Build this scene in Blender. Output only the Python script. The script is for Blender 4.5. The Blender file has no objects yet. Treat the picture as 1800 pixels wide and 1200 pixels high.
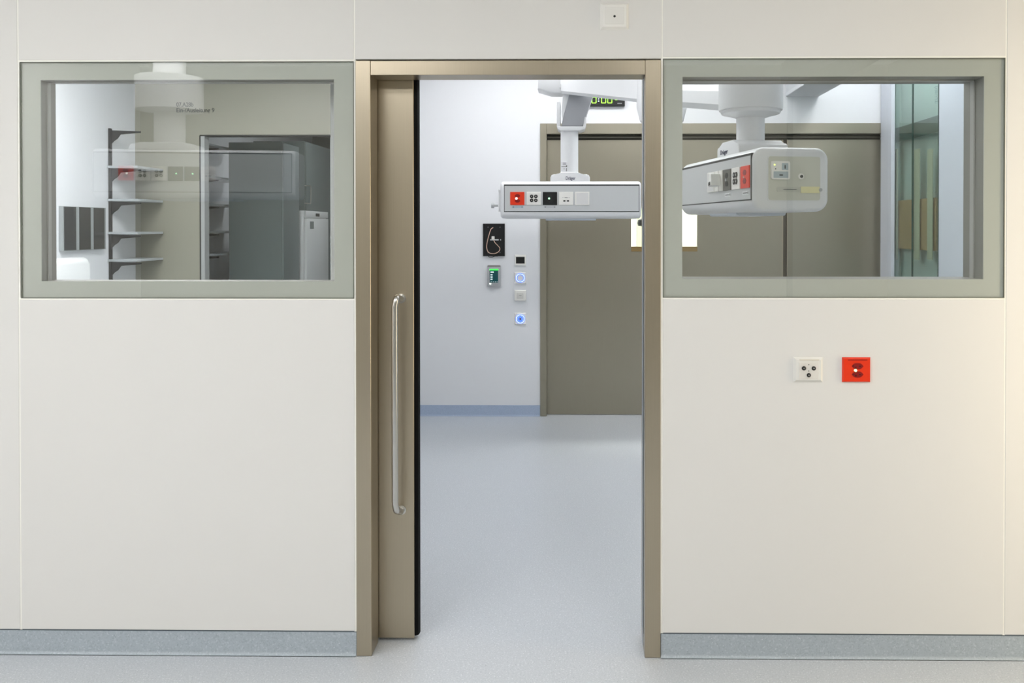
import bpy, bmesh, math, random
from mathutils import Vector, Matrix
random.seed(7)
S = bpy.context.scene
COL = S.collection
PI = math.pi

# ------------------------------------------------------------------ camera
YAW, PITCH, F = math.radians(0.7), math.radians(0.5), 1500.0
CX, CY = 1002.0, 413.0
CAM = Vector((0, -3, 1.516))
f_ = Vector((-math.sin(YAW)*math.cos(PITCH), math.cos(YAW)*math.cos(PITCH), -math.sin(PITCH)))
r_ = Vector((math.cos(YAW), math.sin(YAW), 0))
u_ = r_.cross(f_)
cd = bpy.data.cameras.new('camera'); cam = bpy.data.objects.new('camera', cd); COL.objects.link(cam)
cam.location = CAM; cam.rotation_euler = (PI/2-PITCH, 0, YAW)
cd.sensor_width = 36; cd.lens = F/1800*36
cd.shift_x = (900-CX)/1800; cd.shift_y = (CY-600)/1800
cd.clip_start = 0.05
S.camera = cam

def at(px, py, Y):
    "measured point of the photograph -> world point on the plane y = Y"
    d = f_ + r_*((px-CX)/F) + u_*((CY-py)/F)
    return CAM + d*((Y-CAM.y)/d.y)
def wx(px, Y, py=400): return at(px, py, Y).x
def wz(py, Y, px=1000): return at(px, py, Y).z
def ydist(px, X, py=400):
    "depth at which a wall x = X is seen at column px"
    d = f_ + r_*((px-CX)/F) + u_*((CY-py)/F)
    return CAM.y + d.y*(X-CAM.x)/d.x

# ------------------------------------------------------------------ materials
def lin(c):
    return tuple(((v/255)/12.92 if v/255 <= .04045 else ((v/255+.055)/1.055)**2.4) for v in c) + (1.0,)
MATS = {}
def mat(name, rgb=(200,200,200), rough=.5, metal=0, emit=None, estr=0, coat=0, spec=.5, bump=0, bscale=200, var=0, vscale=3):
    if name in MATS: return MATS[name]
    m = bpy.data.materials.new(name); m.use_nodes = True
    nt = m.node_tree; b = nt.nodes['Principled BSDF']
    b.inputs['Base Color'].default_value = lin(rgb)
    b.inputs['Roughness'].default_value = rough
    b.inputs['Metallic'].default_value = metal
    b.inputs['Specular IOR Level'].default_value = spec
    if coat: b.inputs['Coat Weight'].default_value = coat; b.inputs['Coat Roughness'].default_value = .03
    if emit:
        b.inputs['Emission Color'].default_value = lin(emit); b.inputs['Emission Strength'].default_value = estr
    if bump or var:
        tc = nt.nodes.new('ShaderNodeTexCoord')
        n = nt.nodes.new('ShaderNodeTexNoise'); n.inputs['Scale'].default_value = bscale if bump else vscale
        n.inputs['Detail'].default_value = 3
        nt.links.new(tc.outputs['Object'], n.inputs['Vector'])
        if bump:
            bp = nt.nodes.new('ShaderNodeBump'); bp.inputs['Strength'].default_value = bump; bp.inputs['Distance'].default_value = .0005
            nt.links.new(n.outputs['Fac'], bp.inputs['Height']); nt.links.new(bp.outputs['Normal'], b.inputs['Normal'])
        if var:
            n2 = nt.nodes.new('ShaderNodeTexNoise'); n2.inputs['Scale'].default_value = vscale
            nt.links.new(tc.outputs['Object'], n2.inputs['Vector'])
            mx = nt.nodes.new('ShaderNodeMapRange'); mx.inputs['To Min'].default_value = rough-var; mx.inputs['To Max'].default_value = rough+var
            nt.links.new(n2.outputs['Fac'], mx.inputs['Value']); nt.links.new(mx.outputs['Result'], b.inputs['Roughness'])
    MATS[name] = m; return m

def brushed(name, rgb, rough, metal=.9, streak=.06):
    "fine vertical brushing in roughness and tone"
    m = bpy.data.materials.new(name); m.use_nodes = True; nt = m.node_tree; b = nt.nodes['Principled BSDF']
    b.inputs['Metallic'].default_value = metal
    tc = nt.nodes.new('ShaderNodeTexCoord'); mp = nt.nodes.new('ShaderNodeMapping'); mp.inputs['Scale'].default_value = (900, 900, 6)
    n = nt.nodes.new('ShaderNodeTexNoise'); n.inputs['Scale'].default_value = 1; n.inputs['Detail'].default_value = 2
    nt.links.new(tc.outputs['Object'], mp.inputs['Vector']); nt.links.new(mp.outputs['Vector'], n.inputs['Vector'])
    mr = nt.nodes.new('ShaderNodeMapRange'); mr.inputs['To Min'].default_value = rough-.04; mr.inputs['To Max'].default_value = rough+.04
    nt.links.new(n.outputs['Fac'], mr.inputs['Value']); nt.links.new(mr.outputs['Result'], b.inputs['Roughness'])
    mx = nt.nodes.new('ShaderNodeMix'); mx.data_type = 'RGBA'
    c = lin(rgb); mx.inputs[6].default_value = tuple(v*(1-streak) for v in c[:3])+(1,); mx.inputs[7].default_value = tuple(min(1, v*(1+streak)) for v in c[:3])+(1,)
    nt.links.new(n.outputs['Fac'], mx.inputs[0]); nt.links.new(mx.outputs[2], b.inputs['Base Color'])
    MATS[name] = m; return m

def vinyl(name, base, dark, light, rough=.3, bumpy=.02):
    m = bpy.data.materials.new(name); m.use_nodes = True; nt = m.node_tree; b = nt.nodes['Principled BSDF']
    tc = nt.nodes.new('ShaderNodeTexCoord')
    def noise(scale, detail=2):
        n = nt.nodes.new('ShaderNodeTexNoise'); n.inputs['Scale'].default_value = scale; n.inputs['Detail'].default_value = detail
        nt.links.new(tc.outputs['Object'], n.inputs['Vector']); return n
    def ramp(src, lo, hi):
        r = nt.nodes.new('ShaderNodeMapRange'); r.inputs['From Min'].default_value = lo; r.inputs['From Max'].default_value = hi
        nt.links.new(src, r.inputs['Value']); return r.outputs['Result']
    def mix(fac, a, bcol):
        x = nt.nodes.new('ShaderNodeMix'); x.data_type = 'RGBA'; nt.links.new(fac, x.inputs[0])
        if isinstance(a, tuple): x.inputs[6].default_value = a
        else: nt.links.new(a, x.inputs[6])
        x.inputs[7].default_value = bcol; return x.outputs[2]
    c = mix(ramp(noise(190).outputs['Fac'], .5, .72), lin(base), lin(dark))
    c = mix(ramp(noise(160, 1).outputs['Fac'], .60, .70), c, lin(light))
    # fine chips scattered in the sheet
    for sc_, thr, colr in ((95, .10, (128,134,140)), (62, .08, (226,229,232))):
        v = nt.nodes.new('ShaderNodeTexVoronoi'); v.inputs['Scale'].default_value = sc_
        nt.links.new(tc.outputs['Object'], v.inputs['Vector'])
        lt = nt.nodes.new('ShaderNodeMath'); lt.operation = 'LESS_THAN'; lt.inputs[1].default_value = thr
        nt.links.new(v.outputs['Distance'], lt.inputs[0])
        sp = nt.nodes.new('ShaderNodeSeparateColor'); nt.links.new(v.outputs['Color'], sp.inputs[0])
        g = nt.nodes.new('ShaderNodeMath'); g.operation = 'GREATER_THAN'; g.inputs[1].default_value = .6
        nt.links.new(sp.outputs[0], g.inputs[0])
        mu = nt.nodes.new('ShaderNodeMath'); mu.operation = 'MULTIPLY'; nt.links.new(lt.outputs[0], mu.inputs[0]); nt.links.new(g.outputs[0], mu.inputs[1])
        c = mix(mu.outputs[0], c, lin(colr))
    nt.links.new(c, b.inputs['Base Color'])
    b.inputs['Roughness'].default_value = rough
    bp = nt.nodes.new('ShaderNodeBump'); bp.inputs['Strength'].default_value = bumpy*4; bp.inputs['Distance'].default_value = .001
    nt.links.new(noise(9, 4).outputs['Fac'], bp.inputs['Height']); nt.links.new(bp.outputs['Normal'], b.inputs['Normal'])
    MATS[name] = m; return m

def glassmat(name, tint, refl_ior=1.5, rough=0.0, base=0.0):
    m = bpy.data.materials.new(name); m.use_nodes = True; nt = m.node_tree
    for n in list(nt.nodes): nt.nodes.remove(n)
    o = nt.nodes.new('ShaderNodeOutputMaterial'); mx = nt.nodes.new('ShaderNodeMixShader')
    t = nt.nodes.new('ShaderNodeBsdfTransparent'); t.inputs['Color'].default_value = tuple(tint)+(1,)
    g = nt.nodes.new('ShaderNodeBsdfGlossy'); g.inputs['Roughness'].default_value = rough
    fr = nt.nodes.new('ShaderNodeFresnel'); fr.inputs['IOR'].default_value = refl_ior
    ge = nt.nodes.new('ShaderNodeNewGeometry'); inv = nt.nodes.new('ShaderNodeMath'); inv.operation = 'SUBTRACT'; inv.inputs[0].default_value = 1
    mu = nt.nodes.new('ShaderNodeMath'); mu.operation = 'MULTIPLY'
    nt.links.new(ge.outputs['Backfacing'], inv.inputs[1]); nt.links.new(fr.outputs[0], mu.inputs[0]); nt.links.new(inv.outputs[0], mu.inputs[1])
    nt.links.new(mu.outputs[0], mx.inputs[0]); nt.links.new(t.outputs[0], mx.inputs[1]); nt.links.new(g.outputs[0], mx.inputs[2])
    nt.links.new(mx.outputs[0], o.inputs['Surface'])
    MATS[name] = m; return m

M_wall = mat('wall_laminate', (225,223,219), .55, bump=.05, bscale=60)
M_joint = mat('joint_silicone', (248,246,238), .5)
M_orwall = mat('operating_wall', (225,226,228), .45)
M_plain = mat('plain_plaster', (225,224,220), .7)
M_ceil = mat('ceiling_white', (236,236,234), .8)
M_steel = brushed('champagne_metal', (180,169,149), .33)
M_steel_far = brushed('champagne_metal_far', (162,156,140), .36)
M_taupe = mat('taupe_panel', (150,148,134), .35)
M_floor = vinyl('floor_vinyl', (189,193,198), (171,177,183), (210,213,217), .34)
M_base = vinyl('baseboard_vinyl', (170,179,186), (156,165,172), (184,192,198), .45)
M_base_or = vinyl('baseboard_vinyl_blue', (165,179,201), (152,167,190), (176,189,208), .45)
M_border = mat('glass_border_enamel', (202,203,195), .35)
M_reveal = mat('window_reveal_metal', (146,144,136), .4, metal=.3)
M_pane = glassmat('window_glass', (.965,.975,.968), 2.3)
M_black = mat('black_rubber', (4,4,4), .7, spec=.15)
M_blk = mat('black_plastic', (10,11,12), .35)
M_chrome = mat('satin_steel', (205,203,198), .28, metal=1)
M_white = mat('white_plastic', (238,236,230), .35)
M_cream = mat('cream_plastic', (231,229,223), .4)
M_pend = mat('pendant_white', (226,227,228), .35, coat=.2)
M_pendgrey = mat('pendant_grey_panel', (200,202,202), .4)
M_line = mat('shadow_gap', (50,52,52), .6)
M_red = mat('socket_red', (232,52,8), .35)
M_darkred = mat('socket_dark_red', (142,8,4), .4)
M_led = mat('led_green', (210,255,215), .4, emit=(140,255,165), estr=3)
M_ledw = mat('led_white', (255,255,255), .4, emit=(235,255,235), estr=3)
M_blue = mat('blue_ring', (80,120,255), .4, emit=(75,125,255), estr=1.0)
M_bluew = mat('blue_ring_core', (215,228,255), .4, emit=(205,222,255), estr=1.6)
M_digit = mat('clock_digit', (160,230,70), .4, emit=(150,225,60), estr=1.4)
M_sil = mat('silver_plastic', (172,174,176), .4)
M_screen = mat('screen_teal', (10,62,66), .25, emit=(8,58,62), estr=.5)
M_scrg = mat('screen_green', (60,235,80), .3, emit=(60,235,80), estr=1.2)
M_scrw = mat('screen_white', (225,240,240), .3, emit=(220,240,240), estr=.8)
M_copper = mat('cable_copper', (226,190,170), .4)
M_text = mat('print_dark', (58,60,55), .6)
M_navy = mat('print_navy', (22,26,70), .5)
M_dsteel = mat('dark_cabinet_steel', (112,124,124), .4)
M_dsteel2 = mat('dark_cabinet_side', (128,140,140), .4)
M_bracket = mat('bracket_black', (20,20,21), .5)
M_shelf = mat('shelf_grey', (170,176,178), .45)
M_fridge = mat('fridge_white', (240,243,243), .3)
M_dglass = mat('dark_gloss_panel', (38,40,40), .15)
M_green = mat('glass_edge_green', (40,68,60), .2)
M_greenback = mat('cabinet_back', (190,203,198), .4)
M_tan = mat('tan_reflection', (176,146,104), .6)
M_sage = mat('sage_reflection', (192,194,170), .45)
M_gl2 = glassmat('cabinet_glass', (.86,.91,.89), 1.7)
M_gl3 = glassmat('vision_glass', (.96,.97,.95), 1.45)
M_wood = mat('brown_frame', (134,110,62), .5)

# ------------------------------------------------------------------ mesh helpers
class MB:
    def __init__(s): s.bm = bmesh.new()
    def box(s, x0, x1, y0, y1, z0, z1, bev=0, seg=2):
        x0, x1 = sorted((x0,x1)); y0, y1 = sorted((y0,y1)); z0, z1 = sorted((z0,z1))
        vs = [s.bm.verts.new(p) for p in ((x0,y0,z0),(x1,y0,z0),(x1,y1,z0),(x0,y1,z0),(x0,y0,z1),(x1,y0,z1),(x1,y1,z1),(x0,y1,z1))]
        fs = [s.bm.faces.new([vs[i] for i in q]) for q in ((0,3,2,1),(4,5,6,7),(0,1,5,4),(1,2,6,5),(2,3,7,6),(3,0,4,7))]
        if bev:
            es = list({e for f in fs for e in f.edges})
            bmesh.ops.bevel(s.bm, geom=es, offset=bev, segments=seg, affect='EDGES', profile=.5)
        return s
    def cyl(s, a, b, r, r2=None, n=24):
        a, b = Vector(a), Vector(b); r2 = r if r2 is None else r2
        ax = (b-a).normalized(); t = ax.orthogonal().normalized(); w = ax.cross(t)
        ra, rb = [], []
        for i in range(n):
            q = t*math.cos(2*PI*i/n)+w*math.sin(2*PI*i/n)
            ra.append(s.bm.verts.new(a+q*r)); rb.append(s.bm.verts.new(b+q*r2))
        for i in range(n):
            j = (i+1) % n; s.bm.faces.new((ra[i], ra[j], rb[j], rb[i]))
        s.bm.faces.new(ra[::-1]); s.bm.faces.new(rb); return s
    def lathe(s, c, prof, n=32, sx=1, sy=1):
        "prof: list of (radius, z) from bottom to top, closed with caps"
        rings = []
        for r, z in prof:
            rings.append([s.bm.verts.new((c[0]+sx*r*math.cos(2*PI*i/n), c[1]+sy*r*math.sin(2*PI*i/n), c[2]+z)) for i in range(n)])
        for A, B in zip(rings, rings[1:]):
            for i in range(n):
                j = (i+1) % n; s.bm.faces.new((A[i], A[j], B[j], B[i]))
        s.bm.faces.new(rings[0][::-1]); s.bm.faces.new(rings[-1]); return s
    def tube(s, pts, r, n=14):
        pts = [Vector(p) for p in pts]; rings = []
        t0 = (pts[1]-pts[0]).normalized(); nv = t0.orthogonal().normalized()
        for i, p in enumerate(pts):
            t = (pts[min(i+1, len(pts)-1)]-pts[max(i-1, 0)]).normalized()
            nv = (nv - t*nv.dot(t)).normalized(); w = t.cross(nv)
            rings.append([s.bm.verts.new(p+(nv*math.cos(2*PI*k/n)+w*math.sin(2*PI*k/n))*r) for k in range(n)])
        for A, B in zip(rings, rings[1:]):
            for i in range(n):
                j = (i+1) % n; s.bm.faces.new((A[i], A[j], B[j], B[i]))
        s.bm.faces.new(rings[0][::-1]); s.bm.faces.new(rings[-1]); return s
    def prism(s, poly, y0, y1, axis='y', bev=0):
        "poly in (x,z) extruded along y (or (y,z) along x, (x,y) along z)"
        def P(a, b, t):
            return (a, t, b) if axis == 'y' else ((t, a, b) if axis == 'x' else (a, b, t))
        A = [s.bm.verts.new(P(a, b, y0)) for a, b in poly]; B = [s.bm.verts.new(P(a, b, y1)) for a, b in poly]
        fs = [s.bm.faces.new(A), s.bm.faces.new(B[::-1])]; n = len(poly)
        for i in range(n):
            j = (i+1) % n; fs.append(s.bm.faces.new((A[j], A[i], B[i], B[j])))
        if bev:
            es = [e for e in fs[0].edges]+[e for e in fs[1].edges]
            bmesh.ops.bevel(s.bm, geom=es, offset=bev, segments=3, affect='EDGES', profile=.5)
        return s
    def build(s, name, m, parent=None, smooth=True, loc=None):
        bmesh.ops.recalc_face_normals(s.bm, faces=s.bm.faces[:])
        me = bpy.data.meshes.new(name); s.bm.to_mesh(me); s.bm.free()
        me.materials.append(m)
        if smooth:
            me.polygons.foreach_set('use_smooth', [True]*len(me.polygons)); me.set_sharp_from_angle(angle=math.radians(32))
        o = bpy.data.objects.new(name, me); COL.objects.link(o)
        if parent: o.parent = parent
        MB.last = o
        return o

def rrect(x0, x1, z0, z1, r, n=6):
    "rounded rectangle outline; r = (bl, br, tr, tl) or one radius"
    if not isinstance(r, tuple): r = (r,)*4
    out = []
    for (cx, cz, rr, a0) in ((x0+r[0], z0+r[0], r[0], PI), (x1-r[1], z0+r[1], r[1], 1.5*PI), (x1-r[2], z1-r[2], r[2], 0), (x0+r[3], z1-r[3], r[3], .5*PI)):
        for i in range(n+1):
            a = a0+i/n*PI/2; out.append((cx+rr*math.cos(a), cz+rr*math.sin(a)))
    return out
def smooth_path(ctrl, per=8):
    P = [Vector(c) for c in ctrl]; P = [P[0]*2-P[1]]+P+[P[-1]*2-P[-2]]; out = []
    for i in range(1, len(P)-2):
        for k in range(per):
            t = k/per; a, b, c, d = P[i-1:i+3]
            out.append(.5*((2*b)+(c-a)*t+(2*a-5*b+4*c-d)*t*t+(3*b-a-3*c+d)*t**3))
    out.append(P[-2]); return out

def empty(name, loc=(0,0,0), rz=0):
    o = bpy.data.objects.new(name, None); COL.objects.link(o); o.location = loc; o.rotation_euler.z = rz
    o.empty_display_size = .1; return o
def tag(o, label, cat, group=None):
    o['label'] = label; o['category'] = cat
    if group: o['group'] = group
    return o
def lab(o, l): o['label'] = l; return o
def struct(o): o['kind'] = 'structure'; return o
def text(name, s, m, size, loc, rot, parent=None, ext=.0004, width=None, align='CENTER', bold=0):
    cu = bpy.data.curves.new(name, 'FONT'); cu.body = s; cu.size = size; cu.extrude = ext; cu.align_x = align; cu.align_y = 'CENTER'; cu.offset = bold
    tmp = bpy.data.objects.new('tmp', cu); COL.objects.link(tmp)
    dg = bpy.context.evaluated_depsgraph_get(); me = bpy.data.meshes.new_from_object(tmp.evaluated_get(dg))
    bpy.data.objects.remove(tmp); me.materials.clear(); me.materials.append(m); me.name = name
    if width:
        xs = [v.co.x for v in me.vertices]; k = width/(max(xs)-min(xs))
        for v in me.vertices: v.co.x *= k
    o = bpy.data.objects.new(name, me); COL.objects.link(o); o.location = loc; o.rotation_euler = rot
    if parent: o.parent = parent
    return o
FRONT = (PI/2, 0, 0)      # text standing upright, read from -y

# ================================================================== SETTING
WT = .165                 # thickness of the front wall
FARY = 3.85
XS = -3.935               # storage side wall
XR = 2.42                 # operating-room right wall
CZ = 3.05
struct(MB().box(-5, 5, -7.2, 10, -.1, 0).build('floor', M_floor))
struct(MB().box(-5, 5, -7.2, 10, CZ, CZ+.1).build('ceiling', M_ceil))

# --- window and door measures on the front wall
def mean_rect(x0, x1, y0, y1, Y=0.0):
    a, b = at(x0, y0, Y), at(x1, y1, Y)
    return a.x, b.x, b.z, a.z
LWo = mean_rect(36, 622, 109.5, 524)      # outer edge of the glass, left window
LWi = mean_rect(69, 587, 140, 494.6)
RWo = mean_rect(1166, 1765, 103.5, 523)
RWi = mean_rect(1200, 1730, 134.5, 491)
DX0, DX1 = wx(625.5, 0), wx(1161.5, 0)    # door frame outer
DI0, DI1 = wx(652, 0), wx(1134, 0)
DZ = wz(106, 0); DZi = wz(131.5, 0)
BBz = wz(1112, 0)                          # top of the baseboard
J1, J2 = wx(34, 0, 600), wx(1767, 0, 600)
g = .0022
wf = MB()
LX0, LX1, LZ0, LZ1 = LWo; RX0, RX1, RZ0, RZ1 = RWo
topL = LZ1+.005; topR = RZ1+.005
def panel(x0, x1, z0, z1): wf.box(x0+g, x1-g, 0, WT, z0+g, z1-g, .0012, 1)
panel(-4.2, J1, BBz, CZ-.002); panel(J2, 3.2, BBz, CZ-.002)
jm1, jm2 = wx(623.5, 0), wx(1164, 0)
panel(J1, jm1, topL, CZ-.002); panel(jm1, jm2, DZ+.003, CZ-.002); panel(jm2, J2, topR, CZ-.002)
panel(J1, jm1, BBz, LZ0-.004); panel(jm2, J2, BBz, RZ0-.004)
wf.box(-4.2, jm1-g, .012, WT, 0, BBz); wf.box(jm2+g, 3.2, .012, WT, 0, BBz)
struct(wf.build('wall_front', M_wall, smooth=False))
jt = MB()
for x in (J1, J2): jt.box(x-.004, x+.004, .0016, .03, BBz, CZ-.01)
for x in (jm1, jm2):
    jt.box(x-.0045, x+.0045, .0012, .03, BBz, CZ-.01)
jt.box(J1, jm1, .001, .03, LZ0-.008, LZ0-.0005); jt.box(jm2, J2, .001, .03, RZ0-.008, RZ0-.0005)
jt.box(J1, jm1, .001, .03, LZ1+.0005, LZ1+.009); jt.box(jm2, J2, .001, .03, RZ1+.0005, RZ1+.008)
struct(jt.build('trim_1', M_joint, smooth=False))

# coved vinyl baseboards
def coved(name, x0, x1, yf, h, m, cove=.012):
    prof = [(yf, h), (yf, cove)]+[(yf-cove+cove*math.cos(a), cove-cove*math.sin(a)) for a in [i*PI/12 for i in range(1, 7)]]+[(yf-cove, -.0), (yf+.012, -.0), (yf+.012, h)]
    prof = [(y, max(z, .0005)) for y, z in prof]
    return struct(MB().prism(prof, x0, x1, axis='x').build(name, m))
coved('baseboard_left', -4.2, DX0-.002, .003, BBz-.002, M_base)
coved('baseboard_right', DX1+.002, 3.2, .003, BBz-.002, M_base)
sg = MB().box(-4.2, DX0-.002, .0025, .01, BBz-.003, BBz+.0025).box(DX1+.002, 3.2, .0025, .01, BBz-.003, BBz+.0025)
struct(sg.build('trim_2', mat('baseboard_seam', (92,100,106), .6), smooth=False))

# --- door frame, sliding leaf and handle
door = struct(empty('door_1', ((DX0+DX1)/2, 0, 0)))
def dpart(mb, name, m):
    o = mb.build(name, m); o.location = Vector(o.location)-door.location; o.parent = door; return o
YF = -.004
fr = MB()
fr.box(DX0, DI0, YF, .098, .001, DZ, .0015, 1)                 # left stile with its reveal
fr.box(DI1, DX1, YF, WT+.001, .001, DZ, .0015, 1)               # right stile
fr.box(DI0, DI1, YF+.001, .10, DZi, DZ-.0005, .0015, 1)        # header
dpart(fr, 'door_frame', M_steel)
YL = .108
zt = wz(143, YL); zt2 = wz(139.5, YL+.055)
hd = MB().box(DI0-.25, DI1, .1005, WT+.015, zt2+.004, DZ-.03)
dpart(hd, 'track_cover', mat('track_grey', (120,124,130), .4, metal=.5))
XLf, XLe = wx(604, YL), wx(727, YL)
leaf = MB().box(XLf, XLe, YL, YL+.05, .012, zt2, .0015, 1)
dpart(leaf, 'door_leaf', M_steel)
XE = wx(738.5, YL+.04)
seal = MB()
seal.prism([(XLe+.0005, YL+.003), (XLe+.006, YL+.002), (XE-.003, YL+.008), (XE, YL+.02), (XE, YL+.036), (XE-.004, YL+.046), (XLe+.0005, YL+.048)], .02, zt2-.002, axis='z')
dpart(seal, 'rubber_seal', M_black)
# seal strip on the right stile
zs = wz(1124, WT, 1130)
st = MB().box(DI1-.0015, DI1-.0004, .05, .056, .06, DZi-.002).box(DI1-.002, DI1-.0004, .10, .112, .06, DZi-.002)
dpart(st, 'stop_seal', mat('seal_grey', (52,58,62), .5))
st = MB().box(DI1-.002, DI1-.0004, .060, .095, .012, DZi-.002)
dpart(st, 'stop_strip', mat('strip_light', (168,176,186), .4, metal=.3))
hx, hz0, hz1, so = wx(705, YL), wz(897, YL), wz(525, YL), .075
tx = wx(693.5, YL-so)
hz1b, hz0b = wz(519, YL-so)-.011, wz(907, YL-so)+.012
path = [(hx, YL+.001, hz1), (hx-.001, YL-.02, hz1+.001), (hx-.004, YL-.045, hz1b+.001), (tx+.004, YL-so+.006, hz1b-.004), (tx, YL-so, hz1b-.03)]
low = [(tx, YL-so, hz0b+.03), (tx+.004, YL-so+.006, hz0b+.004), (hx-.004, YL-.045, hz0b-.001), (hx-.001, YL-.02, hz0-.001), (hx, YL+.001, hz0)]
hm = MB().tube(smooth_path(path, 8)+smooth_path(low, 8), .0112, 20)
for z in (hz0, hz1): hm.cyl((hx, YL-.004, z), (hx, YL, z), .017)
dpart(hm, 'door_handle', M_chrome)

# --- windows (flush glass with an enamel border, metal reveal behind)
def window(name, O, I, depth):
    w = struct(empty(name, ((O[0]+O[1])/2, 0, O[2])))
    def wp(mb, nm, m):
        o = mb.build(nm, m, smooth=False); o.location = -w.location; o.parent = w; return o
    b = MB(); y0, y1 = .0062, .010
    b.box(O[0], I[0], y0, y1, O[2], O[3]).box(I[1], O[1], y0, y1, O[2], O[3])
    b.box(I[0], I[1], y0, y1, O[2], I[2]).box(I[0], I[1], y0, y1, I[3], O[3])
    wp(b, 'glass_border', M_border)
    r = MB(); t = .012; y0, y1 = .0102, depth
    r.box(I[0]-t, I[0], y0, y1, I[2]-t, I[3]+t).box(I[1], I[1]+t, y0, y1, I[2]-t, I[3]+t)
    r.box(I[0], I[1], y0, y1, I[2]-t, I[2]).box(I[0], I[1], y0, y1, I[3], I[3]+t)
    wp(r, 'window_reveal', M_reveal)
    # slim inner frame step
    q = MB(); s = .012; ya, yb = depth*.45, depth*.62
    q.box(I[0], I[0]+.005, ya, yb, I[2], I[3]).box(I[1]-.005, I[1], ya, yb, I[2], I[3]).box(I[0], I[1], ya, yb, I[3]-.004, I[3])
    wp(q, 'inner_frame', mat('inner_frame_grey', (176,175,170), .4))
    p = MB().box(O[0]+.001, O[1]-.001, .0005, .0058, O[2]+.001, O[3]-.001)
    wp(p, 'window_pane', M_pane)
    e = MB(); d = .0012
    e.box(O[0]-d, O[0]+d, -.0002, .006, O[2]-d, O[3]+d).box(O[1]-d, O[1]+d, -.0002, .006, O[2]-d, O[3]+d)
    e.box(O[0], O[1], -.0002, .006, O[2]-d, O[2]+d).box(O[0], O[1], -.0002, .006, O[3]-d, O[3]+d)
    wp(e, 'glass_edge', mat('edge_dark', (105,108,96), .5))
    # behind the border the wall is closed up to the reveal
    c = MB(); t2 = .013
    wb = .095 if name == 'window_1' else WT
    c.box(O[0], I[0]-t2, .03, wb, O[2], O[3]).box(I[1]+t2, O[1], .03, wb, O[2], O[3])
    c.box(I[0]-t2, I[1]+t2, .03, wb, O[2], I[2]-t2).box(I[0]-t2, I[1]+t2, .03, wb, I[3]+t2, O[3])
    wp(c, 'wall_infill', M_plain)
    return w
window('window_1', LWo, LWi, .094)
window('window_2', RWo, RWi, .165)

# --- near room shell (behind the camera)
struct(MB().box(1.95, 2.0, -5.099, -5.06, 0, 2.72).build('trim_9', mat('back_post_dark', (70,70,64), .5)))
struct(MB().box(1.88, 2.20, -5.05, -.4, 2.75, CZ-.001).build('trim_10', mat('ceiling_trough', (58,58,56), .6), smooth=False))
struct(MB().box(-4.3, -4.2, -5.1, 0, 0, CZ).build('wall_left', M_plain))
struct(MB().box(2.9, 3.0, -5.1, -.0005, 0, CZ).build('wall_right', mat('side_wall_grey', (150,154,148), .6)))
struct(MB().box(-4.3, 3.0, -5.2, -5.1, 0, CZ).build('wall_back', mat('back_wall_taupe', (158,154,142), .6)))

# --- operating room shell
FDo0, FDo1 = wx(949.5, FARY), XR          # far door frame
FDz = wz(217, FARY, 1100)
fw = MB().box(-1.3, FDo0, FARY, FARY+.15, 0, CZ).box(FDo0, XR+.1, FARY, FARY+.15, FDz, CZ)
struct(fw.build('wall_far', M_orwall, smooth=False))
dv = MB().box(-.93, -.90, WT+.003, 1.6, 0, CZ).box(-1.3, -.90, 1.57, 1.6, 0, CZ).box(-1.33, -1.3, 1.57, 9.5, 0, CZ)
struct(dv.build('wall_divider', M_orwall, smooth=False))
Yg0, Yg1 = ydist(1567, XR), ydist(1650, XR)     # cabinet glass, far -> near
orr = MB().box(XR, XR+.1, Yg0, 6.0, 0, CZ).box(XR, XR+.1, WT+.003, Yg1, 0, CZ).box(XR, XR+.1, Yg1, Yg0, 2.75, CZ)
struct(orr.build('wall_far_right', mat('side_wall_blue_grey', (196,204,211), .45), smooth=False))
bh = wz(714, FARY, 850)-wz(733, FARY, 850)
coved('baseboard_far', -1.3, FDo0-.001, FARY-.006, bh, M_base_or, .012)
# corridor behind the far door
struct(MB().box(-1.3, XR+.1, 5.9, 6.0, 0, CZ).build('wall_corridor', mat('corridor_wall', (246,246,240), .6), smooth=False))
xb0, xb1 = wx(1381, FARY, 170), wx(1440, FARY, 169)
struct(MB().box(xb0, xb1, .6, FARY-.001, wz(169.5, FARY, 1410), CZ-.001, .004, 1).build('trim_11', mat('beam_grey', (214,216,220), .5), smooth=False))
# --- storage shell
PY = 4.5
struct(MB().box(XS-.1, XS, WT+.003, 9.5, 0, CZ).build('wall_storage_left', mat('storage_white', (226,229,232), .5), smooth=False))
SD0, SD1, SDz = wx(352, PY), wx(586.5, PY), wz(238, PY, 450)
pb = MB().box(XS, SD0, PY, PY+.10, 0, CZ).box(SD0, SD1, PY, PY+.10, SDz, CZ).box(SD1, -1.335, PY, PY+.10, 0, CZ)
struct(pb.build('wall_storage_back', M_taupe, smooth=False))
struct(MB().box(XS-.1, -1.3, 9.5, 9.6, 0, CZ).build('wall_storage_end', M_dsteel, smooth=False))
# door frame line of the storage opening
sf = MB().box(SD0-.004, SD0+.006, PY-.004, PY+.1, 0, SDz).box(SD0, SD1+.02, PY-.004, PY+.1, SDz-.006, SDz+.006)
struct(sf.build('trim_3', mat('opening_seal', (30,32,32), .6), smooth=False))
sj = MB().box(SD0+.006, SD0+.04, PY+.0, PY+.09, 0, SDz-.006)
struct(sj.build('trim_4', mat('opening_jamb', (165,168,166), .4), smooth=False))
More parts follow.
